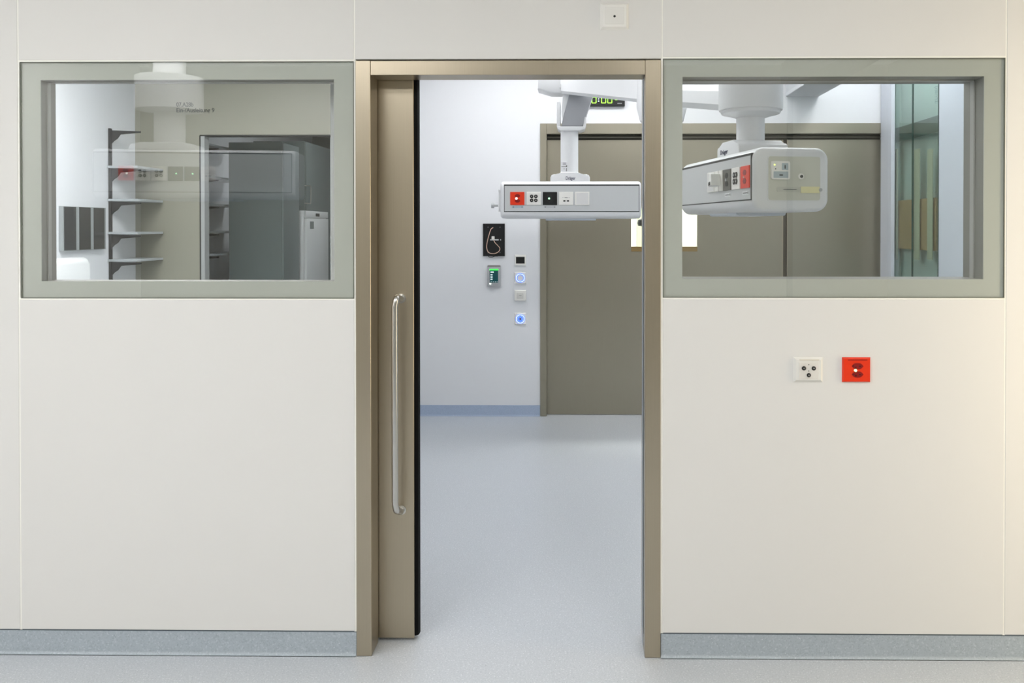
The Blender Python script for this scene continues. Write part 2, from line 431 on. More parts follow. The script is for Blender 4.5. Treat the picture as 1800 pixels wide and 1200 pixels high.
# printed room sign on the taupe panel
Ys = PY-.001
sgn = struct(empty('trim_5', (wx(343, PY), Ys, wz(190, PY, 340))))
def sign_line(s, px0, px1, py, h):
    x0, x1 = wx(px0, PY), wx(px1, PY); z = wz(py, PY, 340)
    o = text('sign_text', s, M_text, h, ((x0+x1)/2, Ys, z), FRONT, width=x1-x0, bold=.001)
    o.location -= sgn.location; o.parent = sgn; return o
sign_line('07.A28b', 311, 341, 184, .052); sign_line('Ein-/Ausleitung 9', 311, 377.5, 194, .052)

# ================================================================== FAR DOOR
fd = struct(empty('door_2', ((FDo0+FDo1)/2, FARY, 0)))
def fp(mb, name, m, sm=False):
    o = mb.build(name, m, smooth=sm); o.location = -fd.location; o.parent = fd; return o
FI0 = wx(961, FARY); FIz = wz(235.5, FARY, 1100)
x = MB().box(FDo0, FI0, FARY-.012, FARY+.14, .001, FDz, .002, 1).box(FI0, XR-.002, FARY-.012, FARY+.14, FIz, FDz, .002, 1)
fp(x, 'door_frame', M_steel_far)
LYf = FARY+.05
gz = wz(246, LYf, 1100)
fp(MB().box(FI0, XR-.002, LYf+.02, LYf+.06, gz, FIz), 'track_gap', mat('track_dark', (70,68,60), .5, metal=.4))
fp(MB().box(FI0, XR-.002, LYf-.01, LYf, (gz+FIz)/2-.004, (gz+FIz)/2+.004), 'track_rail', mat('rail_grey', (110,106,96), .4, metal=.6))
dz0 = .005
S0, S1 = wx(1376.5, LYf), wx(1383, LYf)
V0, V1, Vz0, Vz1 = wx(1109.5, LYf), wx(1226, LYf), wz(442, LYf, 1150), wz(366, LYf, 1150)
l1 = MB().box(FI0+.001, V0, LYf, LYf+.05, dz0, gz).box(V1, S0, LYf, LYf+.05, dz0, gz).box(V0, V1, LYf, LYf+.05, dz0, Vz0).box(V0, V1, LYf, LYf+.05, Vz1, gz)
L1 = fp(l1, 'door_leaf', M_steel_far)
vf = MB(); t = .014
vz = wz(433.5, LYf, 1150)
vf.box(V0+.0005, V1-.0005, LYf-.002, LYf+.048, Vz0+.0005, vz)
def sub(mb, name, m, parent, sm=False):
    o = mb.build(name, m, smooth=sm); o.location = -(fd.location); o.parent = parent
    o.location = -(fd.location)-parent.location; return o
sub(vf, 'vision_frame', M_wood, L1)
sub(MB().box(V0+.001, V1-.001, LYf+.02, LYf+.026, vz, Vz1-.001), 'vision_pane', M_gl3, L1)
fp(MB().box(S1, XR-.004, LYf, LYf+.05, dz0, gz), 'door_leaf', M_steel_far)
fp(MB().box(S0+.001, S1-.001, LYf+.01, LYf+.04, dz0, gz), 'leaf_gap_seal', mat('gap_brown', (62,56,44), .6))
fp(MB().box(S0-.010, S0-.0005, LYf-.004, LYf-.0005, dz0, gz).box(S1+.0005, S1+.008, LYf-.004, LYf-.0005, dz0, gz), 'leaf_edge_strip', M_steel)

# ================================================================== WALL DEVICES (near wall)
def plate(mb, x0, x1, z0, z1, y, t=.009, inset=.006):
    "bevelled cover plate standing t proud of y toward -y"
    A = [(x0,y,z0),(x1,y,z0),(x1,y,z1),(x0,y,z1)]
    B = [(x0+inset,y-t,z0+inset),(x1-inset,y-t,z0+inset),(x1-inset,y-t,z1-inset),(x0+inset,y-t,z1-inset)]
    a = [mb.bm.verts.new(p) for p in A]; b = [mb.bm.verts.new(p) for p in B]
    mb.bm.faces.new(b); mb.bm.faces.new(a[::-1])
    for i in range(4): mb.bm.faces.new((a[i], a[(i+1)%4], b[(i+1)%4], b[i]))
    return mb
def device(name, rect, Y, label, cat, group=None):
    x0, z1 = at(rect[0], rect[1], Y).x, at(rect[0], rect[1], Y).z; x1, z0 = at(rect[2], rect[3], Y).x, at(rect[2], rect[3], Y).z
    e = empty(name, ((x0+x1)/2, Y, (z0+z1)/2)); tag(e, label, cat, group)
    return e, (x1-x0)/2, (z1-z0)/2

# blind plate with a small hole above the door
e, hw, hh = device('blank_wall_plate', (1055, 6, 1105, 52.5), 0, 'small square white wall plate with one tiny dark hole, above the doorway', 'wall plate')
plate(MB(), -hw, hw, -hh, hh, -.0002, .012, .009).build('cover_frame', M_white, e, smooth=False)
MB().box(-hw*.66, hw*.66, -.0138, -.0122, -hh*.62, hh*.66, .0006, 1).build('insert_plate', M_cream, e)
MB().cyl((0,-.0142,-.002),(0,-.0137,-.002), .0042).build('hole', M_blk, e)
# antenna socket
e, hw, hh = device('antenna_socket', (1394, 627, 1446, 671.5), 0, 'white antenna outlet with three round black jacks, left of the red outlet', 'socket')
plate(MB(), -hw, hw, -hh, hh, -.0002, .010, .009).build('cover_frame', M_cream, e, smooth=False)
MB().box(-hw*.66, hw*.66, -.0118, -.0102, -hh*.72, hh*.62, .0006, 1).build('insert_plate', mat('insert_offwhite', (225,221,214), .4), e)
MB().box(-hw*.62, hw*.72, -.0112, -.0102, hh*.76, hh*.82).build('label_window', mat('label_beige', (205,196,176), .5), e)
for (dx, dz) in ((-.0172, .0065), (.0172, .0065), (0, -.0175)):
    j = MB()
    j.lathe((0,0,0), [(.0072,0),(.0072,.003),(.0060,.0042)], 24).build('jack', M_blk, e).rotation_euler = (PI/2, 0, 0)
    o = MB.last; o.location = (dx, -.0118, dz)
    MB().cyl((0,0,.0042),(0,0,.0056), .003).build('jack_pin', M_chrome, o)
for zz in (-.003, .019): MB().cyl((0,-.0124,zz),(0,-.0117,zz), .0018).build('screw', M_text, e)

def swiss_hole(mb, cx, cz, y, w, h, d=.003):
    "flattened hexagon socket opening"
    pts = [(cx+w*a, cz+h*b) for a, b in ((1,0),(.72,.62),(.42,.94),(0,1),(-.42,.94),(-.72,.62),(-1,0),(-.72,-.62),(-.42,-.94),(0,-1),(.42,-.94),(.72,-.62))]
    return mb.prism(pts, y-d, y)
e, hw, hh = device('red_power_socket', (1480, 627.5, 1529.7, 671.3), 0, 'red double power outlet with a lit green lamp, on the wall under the right window', 'socket')
plate(MB(), -hw, hw, -hh, hh, -.0002, .009, .004).build('cover_frame', M_red, e, smooth=False)
MB().box(-hw*.64, hw*.72, -.0100, -.0090, hh*.76, hh*.86).build('label_window', mat('red_label', (176,30,12), .4), e)
for cz in (.0135, -.0155):
    o = swiss_hole(MB(), .002, cz, -.009, .0205, .011, .0012).build('socket_hole', M_darkred, e)
    MB().cyl((.010,-.0108,cz),(.010,-.0101,cz), .0024).cyl((-.004,-.0108,cz-.004),(-.004,-.0101,cz-.004), .0024).cyl((-.012,-.0108,cz+.001),(-.012,-.0101,cz+.001), .0018).build('pin_hole', M_blk, o)
MB().cyl((-.0055,-.0135,-.001),(-.0055,-.009,-.001), .0044).build('pilot_lamp', M_led, e)

# ================================================================== WALL DEVICES (far wall)
FY = FARY
def far_plate(name, rect, label, cat, group=None, m=None, t=.008):
    e, hw, hh = device(name, rect, FY, label, cat, group)
    plate(MB(), -hw, hw, -hh, hh, -.0002, t, .004).build('cover_frame', m or M_white, e, smooth=False)
    return e, hw, hh
def ring(r0, r1, y0, y1, n=40):
    b = MB(); R = []
    for (r, y) in ((r0,y0),(r1,y0),(r1,y1),(r0,y1)):
        R.append([b.bm.verts.new((r*math.cos(2*PI*i/n), y, r*math.sin(2*PI*i/n))) for i in range(n)])
    for k in range(4):
        A, B = R[k], R[(k+1)%4]
        for i in range(n): b.bm.faces.new((A[i], A[(i+1)%n], B[(i+1)%n], B[i]))
    return b
for rect, lb, inner in (((904.5, 478, 925, 498.5), 'white push plate with a plain blue glowing ring, below the small black display', False),
                        ((904.5, 549.8, 925, 570.5), 'lowest white push plate with a blue glowing ring around a dark symbol', True)):
    e, hw, hh = far_plate('illuminated_button', rect, lb, 'button', 'glowing buttons on the far wall')
    ring(.025, .038, -.0115, -.008).build('outer_ring', M_blue, e)
    ring(.0305, .0345, -.0122, -.0115).build('inner_ring', M_bluew, e)
    if inner:
        ring(.010, .020, -.0115, -.0085).build('ring_core', M_blue, e)
        MB().prism([(-.010,0),(0,.007),(.010,0),(0,-.007)], -.012, -.0085).build('symbol', M_text, e)
e, hw, hh = far_plate('light_switch', (904.5, 509.8, 925, 528.5), 'white square rocker plate with a small dark mark, between the two glowing buttons', 'switch', t=.013)
MB().box(-.026, .026, -.0165, -.013, -.024, .022, .001, 1).build('rocker', mat('rocker_offwhite', (216,214,208), .4), e)
MB().box(-.010, .010, -.0175, -.0165, -.001, .001).build('marking', M_text, e)
e, hw, hh = far_plate('room_display', (905, 447.5, 924.5, 466.5), 'small wall display with a blank black screen in a white frame', 'display')
MB().box(-hw*.78, hw*.78, -.0095, -.008, -hh*.62, hh*.60).build('screen', M_blk, e)
# keypad display
e, hw, hh = device('control_terminal', (856.8, 465.5, 880.5, 504.2), FY, 'silver control terminal with green lit screen, under the open black wall box', 'control panel')
MB().prism(rrect(-hw, hw, -hh, hh, .012), -.018, .0002, bev=.002).build('housing', M_sil, e)
MB().box(-hw*.93, hw*.95, -.0183, -.0175, hh*.84, hh*.96).build('top_band', mat('band_grey', (128,120,118), .4), e)
MB().box(-hw*.64, hw*.62, -.0200, -.0182, -hh*.60, hh*.52).build('screen', M_screen, e)
scr = MB.last
MB().box(-hw*.64, hw*.66, -.0212, -.0200, hh*.52, hh*.64).build('status_bar', M_scrg, e)
for k, zz in enumerate((.36, .12, -.08, -.28)):
    MB().box(-hw*.50, -hw*(.02 if k == 0 else .2), -.0208, -.0200, hh*(zz-.045), hh*(zz+.045)).build('screen_text', M_scrw, scr)
MB().box(-hw*.45, -hw*.35, -.0208, -.02, -hh*.54, -hh*.50).box(-hw*.15, -hw*.05, -.0208, -.02, -hh*.54, -hh*.50).box(hw*.15, hw*.28, -.0208, -.02, -hh*.54, -hh*.50).box(hw*.42, hw*.52, -.0208, -.02, -hh*.54, -hh*.50).build('screen_icons', M_scrw, scr)
MB().cyl((-hw*.55,-.0215,-hh*.70),(-hw*.55,-.0175,-hh*.70), .006).build('status_lamp', M_ledw, e)
# open black box with cable
e, hw, hh = device('open_junction_box', (849.3, 393, 887.5, 450), FY, 'open black junction box on the far wall with a loose pale cable loop', 'junction box')
b = MB(); dd = .012
b.box(-hw, hw, -.003, .0002, -hh, hh)
b.box(-hw, -hw+.004, -dd, -.003, -hh, hh).box(hw-.004, hw, -dd, -.003, -hh, hh).box(-hw, hw, -dd, -.003, hh-.004, hh).box(-hw, hw, -dd, -.003, -hh, -hh+.004)
b.build('box_shell', M_blk, e, smooth=False)
k = 1/9.23*6.85/1500   # zoom pixels to metres
def q(zx, zy, y=-.012): return ((zx-308)*k, y, -(zy-381)*k)
MB().tube(smooth_path([q(295,180,-.006), q(262,205), q(238,270), q(205,390), q(190,490), q(208,565), q(250,598), q(320,602), q(385,570), q(405,520), q(370,470), q(330,430), q(303,385)], 6), .0028, 8).build('cable', M_copper, e)
MB().box(*[v for v in (q(272,0)[0], q(318,0)[0])], -.02, -.006, q(0,375)[2], q(0,322)[2], .002, 1).build('plug', M_white, e)
MB().box(q(245,0)[0], q(385,0)[0], -.010, -.004, q(0,390)[2], q(0,370)[2], .002, 1).cyl((q(415,380)[0], -.008, q(0,380)[2]), (q(415,380)[0], -.003, q(0,380)[2]), .0045).build('connector', mat('connector_grey', (205,205,205), .4), e)
MB().tube(smooth_path([(q(215,0)[0], -.014, q(0,640)[2]), (q(235,0)[0], -.016, q(0,658)[2]), (q(275,0)[0], -.016, q(0,660)[2]), (q(320,0)[0], -.014, q(0,645)[2]), (q(380,0)[0], -.014, q(0,642)[2])], 5), .0028, 8).build('black_lead', M_blk, e)
for (a, c) in ((212,175), (405,175), (212,586), (405,586)):
    MB().cyl(q(a,c,-.0045), q(a,c,-.003), .003).build('screw', M_sil, e)


# digital clock over the far door
c0, c1 = at(1098, 165.5, FY), at(1098, 187.5, FY)
xl, xr = wx(1006, FY, 180), c0.x
e = empty('digital_clock', ((xl+xr)/2, FY, (c0.z+c1.z)/2)); tag(e, 'black digital wall clock with green digits above the far door', 'clock')
hw, hh = (xr-xl)/2, (c0.z-c1.z)/2
MB().box(-hw, hw, -.035, -.0002, -hh, hh, .002, 1).build('clock_housing', mat('clock_black', (6,10,8), .3), e)
kk = 6.85/1500
def cx_(px): return wx(px, FY, 180)-e.location.x
def seg_digit(cx, cz, w, h, segs, th, name='digit', m=M_digit):
    b = MB(); y0, y1 = -.0375, -.0352
    H = h/2
    if 'a' in segs: b.box(cx-w/2+th*.5, cx+w/2-th*.5, y0, y1, cz+H-th, cz+H)
    if 'd' in segs: b.box(cx-w/2+th*.5, cx+w/2-th*.5, y0, y1, cz-H, cz-H+th)
    if 'g' in segs: b.box(cx-w/2+th, cx+w/2-th, y0, y1, cz-th/2, cz+th/2)
    if 'f' in segs: b.box(cx-w/2, cx-w/2+th, y0, y1, cz+th*.3, cz+H-th*.6)
    if 'b' in segs: b.box(cx+w/2-th, cx+w/2, y0, y1, cz+th*.3, cz+H-th*.6)
    if 'e' in segs: b.box(cx-w/2, cx-w/2+th, y0, y1, cz-H+th*.6, cz-th*.3)
    if 'c' in segs: b.box(cx+w/2-th, cx+w/2, y0, y1, cz-H+th*.6, cz-th*.3)
    return b.build(name, m, e)
zc = wz(177, FY, 1060)-e.location.z
for pxc in (1033.3, 1044.0, 1060.7, 1071.6):
    seg_digit(cx_(pxc), zc, 8.6*kk, 11.4*kk, 'abcdef', .0065)
MB().box(cx_(1052)-.005, cx_(1052)+.005, -.0375, -.0352, zc+.005, zc+.013).box(cx_(1052)-.005, cx_(1052)+.005, -.0375, -.0352, zc-.012, zc-.004).build('colon', M_scrw, e)
for pxc in (1083.0, 1089.6): seg_digit(cx_(pxc), zc+.014, 5.2*kk, 6.5*kk, 'abcdef', .005)
MB().box(cx_(1085), cx_(1093), -.036, -.0352, -hh*.62, -hh*.52).build('maker_mark', M_sil, e)

# ================================================================== PENDANTS
def tile(root, name, x, z, w, h, y, m, t=.006, label=None):
    o = MB().box(-w/2, w/2, -t, 0, -h/2, h/2, .0012, 1).build(name, m, root); o.location = (x, y, z)
    if label: lab(o, label)
    return o
def make_head(root, L, W, H, socks, z0, end_face=False, scale_x=1):
    """housing centred on x=0, front long face on y=-W/2, bottom at z0, local to root"""
    hb = MB(); R_ = .052; e_ = .022; rings = []
    st = [(-L/2+e_*(1-math.cos(a)), e_*(1-math.sin(a))) for a in [i*PI/12 for i in range(7)]]
    for x, d in st+[(-x, d) for x, d in st[::-1]]:
        rings.append([hb.bm.verts.new((x, a, b)) for a, b in rrect(-W/2+d, W/2-d, z0+d, z0+H-d, R_-d, 8)])
    for A, B in zip(rings, rings[1:]):
        for i in range(len(A)): hb.bm.faces.new((A[i], A[(i+1)%len(A)], B[(i+1)%len(A)], B[i]))
    hb.bm.faces.new(rings[0][::-1]); hb.bm.faces.new(rings[-1])
    hb.build('head_housing', M_pend, root)
    y = -W/2
    px0, px1, pz0, pz1 = -L/2+.030, L/2-.018, z0+.050, z0+H-.028
    MB().box(px0-.004, px1+.004, y-.0012, y+.02, pz0-.004, pz1+.004).build('panel_shadow_line', M_line, root, smooth=False)  # dark plate painted as the shadow line around the recessed panel
    MB().box(px0, px1, y-.0030, y, pz0+.001, pz1-.006).build('front_panel', M_pendgrey, root, smooth=False)
    # underside tray and lamp
    MB().prism(rrect(-W/2+.05, W/2-.05, z0-.012, z0+.02, .01), -L*.18, L*.18, axis='x').build('underside_tray', mat('tray_white', (205,212,220), .4), root)
    return y-.0030, px0, px1, pz0, pz1
def socket_row(root, specs, y, zc, w, h, lamps=True):
    for x, kind in specs:
        if kind == 'red':
            o = tile(root, 'power_socket', x, zc, w, h, y, M_red, label='red power socket tile')
            swiss_hole(MB(), .001, h*.20, -.006, w*.20, h*.13, .001).build('socket_hole', M_darkred, o)
            swiss_hole(MB(), .001, -h*.18, -.006, w*.20, h*.13, .001).build('socket_hole', M_darkred, o)
            MB().cyl((-w*.06,-.0095,0),(-w*.06,-.006,0), .0075 if lamps else .003).build('pilot_lamp', M_ledw if lamps else M_white, o)
        elif kind == 'black' or kind == 'grey':
            mm = M_blk if kind == 'black' else mat('socket_brown_grey', (92,90,82), .4)
            o = tile(root, 'power_socket', x, zc, w, h, y, mm, label=('black' if kind == 'black' else 'dark grey')+' power socket tile')
            for dz in (h*.2, -h*.18): swiss_hole(MB(), .001, dz, -.006, w*.20, h*.13, .001).build('socket_hole', mat('hole_dark', (22,24,23), .5), o)
            MB().cyl((-w*.06,-.0095,0),(-w*.06,-.006,0), .006).build('pilot_lamp', M_led if kind == 'black' else M_sil, o)
        elif kind == 'jacks':
            o = tile(root, 'equipotential_socket', x, zc, w, h, y, M_white)
            for dx in (-.148*w, .148*w):
                for dz in (.16*h, -.14*h):
                    j = MB().lathe((0,0,0), [(.0125,0),(.0125,.003),(.009,.004)], 20).build('jack', M_blk, o)
                    j.rotation_euler = (PI/2,0,0); j.location = (dx, -.006, dz)
                    MB().cyl((0,0,.004),(0,0,.0052), .0045).build('jack_pin', M_chrome, j)
        elif kind == 'usb':
            o = tile(root, 'data_socket', x, zc, w, h, y, M_white)
            MB().box(-.019,-.004,-.0068,-.006,-.022,-.012).box(.006,.021,-.0068,-.006,-.022,-.012).build('port', M_blk, o)
            MB().box(-.024,-.019,-.0064,-.006,.004,.007).box(-.010,.012,-.0064,-.006,.003,.007).box(.018,.024,-.0064,-.006,.004,.007).build('marking', mat('print_grey', (130,130,130), .6), o)
        elif kind == 'blank':
            o = tile(root, 'blank_tile', x, zc, w, h, y, M_white)
            MB().box(-w*.42, w*.42, -.0068, -.006, -h*.44, h*.44, .0005, 1).build('cover', mat('tile_offwhite', (222,221,219), .4), o)
        elif kind == 'plug':
            o = tile(root, 'data_socket', x, zc, w, h, y, M_white)
            b = MB().prism([(-.012,-.026),(.030,-.020),(.026,.030),(-.002,.034)], -.050, -.006, bev=.003)
            b.build('plug', mat('plug_white', (236,236,232), .35), o)
            MB().box(-.004,.003,-.052,-.049,-.022,-.006).box(.010,.017,-.052,-.049,-.020,-.004).build('port', M_blk, o)
            MB().box(-.002,.0,-.0068,-.006,-h/2,h/2).build('tile_seam', M_line, o)

# --- far pendant (seen through the doorway)
PYf = 2.94                                     # front face depth
ax0, ax1 = wx(879.5, PYf), wx(1127.5, PYf)
zb, ztp = wz(384, PYf), wz(318, PYf)
Lh, Hh, Wh = ax1-ax0, ztp-zb, .33
ctr = (ax0+ax1)/2
P1 = empty('ceiling_pendant', (ctr, PYf+Wh/2, 0)); tag(P1, 'white ceiling supply pendant seen in the doorway, with one red and one black socket', 'medical pendant')
yf, a0, a1, b0, b1 = make_head(P1, Lh, Wh, Hh, None, zb)
def lx(px): return wx(px, PYf)-ctr
w_, h_ = 25*5.94/1500, 23*5.94/1500
socket_row(P1, [(lx(909.5), 'red'), (lx(938.4), 'jacks'), (lx(966.8), 'black'), (lx(995), 'usb'), (lx(1023.4), 'blank')], yf, wz(348.8, PYf), w_, h_)
for pxa, pxb in ((900, 920), (956, 977)):
    zz = wz(363.8, PYf)
    MB().box(lx(pxa), lx(pxb), yf-.0012, yf, zz-.006, zz+.006).build('label_strip', mat('label_blue_grey', (168,184,192), .5) if pxa == 900 else mat('label_grey', (186,188,190), .5), P1)
    st_ = MB.last
    for q_ in (pxa+2, pxb-3): MB().box(lx(q_), lx(q_+1.4), yf-.0018, yf-.0012, zz-.003, zz+.003).build('label_mark', M_text, st_)
# side rail and clamp bolt
zr = wz(361, PYf)
MB().box(-Lh/2-.020, -Lh/2-.014, -Wh/2+.03, Wh/2-.03, zb+.05, zb+.075).box(-Lh/2-.016, -Lh/2+.004, -Wh/2+.04, -Wh/2+.06, zb+.05, zb+.2).box(-Lh/2-.016, -Lh/2+.004, Wh/2-.06, Wh/2-.04, zb+.05, zb+.2).box(-Lh/2-.020, -Lh/2-.014, -Wh/2+.03, Wh/2-.03, zb+.19, zb+.205).build('side_rail', M_pend, P1)
MB().cyl((-Lh/2-.020, -Wh/2+.05, zr), (-Lh/2-.052, -Wh/2+.05, zr), .008).build('bolt_shaft', M_sil, P1)
MB().cyl((-Lh/2-.048, -Wh/2+.05, zr), (-Lh/2-.068, -Wh/2+.05, zr), .017).build('clamp_knob', M_sil, P1)
# saddle above the head
s0, s1 = lx(967), lx(1037)
z_a, z_b, z_c = ztp, wz(305.3, PYf), wz(301, PYf)
poly = [(s0, z_a-.01), (s1, z_a-.01), (s1, z_b-.022), (s1-.008, z_b-.006), (s1-.024, z_b), (lx(1020.5), z_b), (lx(1015), z_c), (lx(986), z_c), (lx(982), z_b), (s0+.024, z_b), (s0+.008, z_b-.006), (s0, z_b-.022)]
MB().prism(poly, -.112, .118, bev=.005).build('saddle', M_pend, P1)
text('brand_text', 'Dräger', M_navy, .034, (lx(1002.6), -.1135, wz(312.6, PYf)), FRONT, P1, width=17*5.94/1500, bold=.0003)
# post (its axis is a little behind the front face)
pc = PYf+.13-(PYf+Wh/2)                        # local y of the post axis
Yp = PYf+.13
cxp = wx(1001, Yp)-ctr; rp = 15.5*(Yp+3)/1500
zy0, zy1 = wz(302, Yp), wz(230, Yp)
MB().cyl((cxp, pc, zy0-.02), (cxp, pc, zy1), rp, n=40).build('post', M_pend, P1)
MB().box(cxp-rp*.92, cxp-rp*.24, pc-rp-.004, pc-rp+.03, wz(302, Yp-rp), wz(283.5, Yp-rp), .0005, 1).build('sticker', mat('sticker_white', (226,226,228), .5), P1)
stk = MB.last
zs0 = wz(293, Yp-rp)
MB().box(cxp-rp*.74, cxp-rp*.36, pc-rp-.0046, pc-rp-.004, zs0+.024, zs0+.028).box(cxp-rp*.74, cxp-rp*.36, pc-rp-.0046, pc-rp-.004, zs0+.014, zs0+.017).box(cxp-rp*.9, cxp-rp*.30, pc-rp-.0046, pc-rp-.004, zs0-.001, zs0+.002).box(cxp-rp*.36, cxp-rp*.26, pc-rp-.0046, pc-rp-.004, zs0-.001, zs0+.010).box(cxp-rp*.62, cxp-rp*.55, pc-rp-.0046, pc-rp-.004, zs0-.018, zs0-.012).box(cxp-rp*.36, cxp-rp*.30, pc-rp-.0046, pc-rp-.004, zs0-.033, zs0-.010).build('sticker_print', M_text, stk)
# yoke
def lp(px): return wx(px, Yp-.04)-ctr
yk = MB()
zA, zB, zC = wz(230.5, Yp-.04), wz(223.5, Yp-.04), wz(181, Yp-.04)
yk.prism([(lp(979), zB+.001), (lp(980.5), zA+.010), (lp(985), zA), (lp(1020), zA), (lp(1027.5), zA+.010), (lp(1029), zB+.001)], pc-.09, pc+.09, bev=.004)
yk.box(lp(979), lp(985), pc-.085, pc+.085, zB, zC, .003, 2)
yk.prism([(lp(1024.5), zB), (lp(1029), zB), (lp(1030.4), zB+.02), (lp(1030.4), wz(207, Yp-.04)), (lp(1028), wz(207, Yp-.04))], pc-.085, pc+.085, bev=.002)
yk.build('yoke', M_pend, P1)
# slanting link arm (grey) inside the yoke
def quad(pts): return [(lp(a), wz(b, Yp-.04)) for a, b in pts]
MB().prism(quad([(986.8,222),(1024.3,222),(1043,166),(1044,160),(1001,160),(1000,169)]), pc-.07, pc+.07, bev=.003).build('link_arm', mat('link_grey', (168,170,174), .4), P1)
MB().prism(quad([(987.5,200),(989.5,210),(1000.6,168),(994,163),(990,168)]), pc-.075, pc+.06, bev=.002).build('link_cover', M_pend, P1)
MB().box(lp(985.3), lp(1025.5), pc-.068, pc+.07, wz(224, Yp-.04), wz(222, Yp-.04)).build('yoke_gap', M_line, P1)
# pivot block and arm to the ceiling column
def quad2(pts, Y): return [(wx(a, Y, b), wz(b, Y, a)) for a, b in pts]
Ypv = Yp-.09
blk = MB().prism([(x-ctr, z) for x, z in quad2([(945,132),(945,156.5),(968,163.5),(986,163.5),(994,160.5),(999,152),(1003,140),(1003,125),(990,118),(950,122)], Ypv)], pc-.10, pc+.10, bev=.012)
blk.build('pivot_block', M_pend, P1)
pv = at(985.8, 152, Ypv)
MB().cyl((pv.x-ctr, pc-.108, pv.z), (pv.x-ctr, pc-.09, pv.z), .014).build('pivot_cap', M_pend, P1)
# column position
CX_, CY_ = wx(1163, 2.1), 2.1
def beam(mb, A, B, w, hA, hB, chamfer=.02):
    "tapered box beam between two centre points, local sections upright"
    A, B = Vector(A), Vector(B); d = (B-A); d.z = 0; d.normalize(); n = Vector((-d.y, d.x, 0))
    rings = []
    for P, h in ((A, hA), (B, hB)):
        c = chamfer
        rings.append([mb.bm.verts.new(P+n*a+Vector((0,0,b))) for a, b in ((-w/2,-h/2+c),(-w/2+c,-h/2),(w/2-c,-h/2),(w/2,-h/2+c),(w/2,h/2-c),(w/2-c,h/2),(-w/2+c,h/2),(-w/2,h/2-c))])
    a, b = rings
    for i in range(8): mb.bm.faces.new((a[i], a[(i+1)%8], b[(i+1)%8], b[i]))
    mb.bm.faces.new(a[::-1]); mb.bm.faces.new(b); return mb
loc = Vector(P1.location)
Aw = Vector((wx(992, Ypv), Yp, 0)); Bw = Vector((CX_, CY_, 0))
# arm underside passes the measured points (994,161) and (1130,179)
ydv = Aw.y+(Bw.y-Aw.y)*.85
zA_, zB_ = wz(161.5, Yp-.09, 994), wz(184, CY_, 1163)
hA_, hB_ = .24, .145
MB_arm = beam(MB(), Aw+Vector((0,0,zA_+hA_/2))-loc, Bw+Vector((0,0,zB_+hB_/2))-loc, .15, hA_, hB_)
MB_arm.build('spring_arm', M_pend, P1)
# ceiling column with hub (belongs to the far pendant)
zh = wz(210, CY_-.15, 1150)
rc = .150
colm = MB().lathe((CX_-loc.x, CY_-loc.y, 0), [(rc*.80, zh), (rc*.86, zh+.008), (rc*1.0, zh+.09), (rc*.97, zh+.25), (.09, zh+.27), (.09, CZ-.08), (.17, CZ-.07), (.17, CZ-.001)], 40)
colm.build('ceiling_column', M_pend, P1)

# --- near pendant (seen through the right window)
ang = math.radians(-79.5)      # its long axis points away into the room
# near corner between the long face and the end face
Yc = .46
c3 = at(1323, 366, Yc)
zb2 = wz(371.5, Yc, 1323)
# local frame: x along length; the "front" long face (local -y) must face world -x side
rz = ang
P2 = empty('ceiling_pendant', (0, 0, 0), rz)
tag(P2, 'white ceiling supply pendant behind the right window, its end face toward the doorway wall', 'medical pendant')
L2, W2, H2 = Lh, .332, .262
# local +x end = the near end: world direction of local x
dxw = Vector((math.cos(rz), math.sin(rz), 0)); dyw = Vector((-math.sin(rz), math.cos(rz), 0))
corner = Vector((c3.x, Yc, 0))
cen = corner - dxw*(L2/2) + dyw*(W2/2)
P2.location = cen
yf2, a0, a1, b0, b1 = make_head(P2, L2, W2, H2, None, zb2)
def lxp(px):
    "local x on the long face where column px meets it"
    lo, hi = -L2/2, L2/2
    for _ in range(40):
        mid = (lo+hi)/2; w = cen+dxw*mid-dyw*(W2/2); v = w-CAM
        p = CX+F*v.dot(r_)/v.dot(f_)
        # moving toward +x (near end) increases px
        if p < px: lo = mid
        else: hi = mid
    return (lo+hi)/2
zsk = zb2+H2*.545
w2, h2 = .094, .092
xr2 = lxp(1311)
socket_row(P2, [(xr2, 'red'), (xr2-.105, 'jacks'), (xr2-.21, 'grey'), (xr2-.315, 'plug'), (xr2-.42, 'blank')], yf2, zsk, w2, h2, False)
for x0 in (xr2, xr2-.21):
    o = MB().box(x0-.036, x0+.036, yf2-.0014, yf2, zsk-.073, zsk-.057, .0004, 1).build('label_strip', mat('strip_white', (226,228,228), .5), P2)
    MB().box(x0-.028, x0+.020, yf2-.002, yf2-.0014, zsk-.067, zsk-.064).box(x0+.026, x0+.030, yf2-.002, yf2-.0014, zsk-.070, zsk-.060).build('label_mark', M_text, o)
# end face fittings on local +x end
xe = L2/2
def endbox(mb, y0, y1, z0, z1, t0, t1, r=None):
    poly = rrect(y0, y1, z0, z1, r or .002, 4); return mb.prism(poly, xe+t0, xe+t1, axis='x')
ez0, ez1 = zb2+.042, zb2+H2-.034
endbox(MB(), -W2/2+.062, W2/2-.038, ez0, ez1, -.010, .0022, .012).build('end_panel_rim', M_pend, P2)
endbox(MB(), -W2/2+.066, W2/2-.042, ez0+.004, ez1-.004, .001, .0034, .010).build('end_panel', mat('end_beige', (205,205,192), .4), P2)
y_at = lambda f: -W2/2+.066+f*(W2-.108)
kp = endbox(MB(), y_at(.04), y_at(.40), ez1-.098, ez1-.024, .0034, .012, .008).build('keypad', M_white, P2)
endbox(MB(), y_at(.08), y_at(.36), ez1-.092, ez1-.066, .012, .0128).build('keypad_key', mat('key_grey', (178,190,194), .4), kp)
endbox(MB(), y_at(.24), y_at(.36), ez1-.060, ez1-.032, .012, .0128).build('keypad_key', mat('key_grey', (178,190,194), .4), kp)
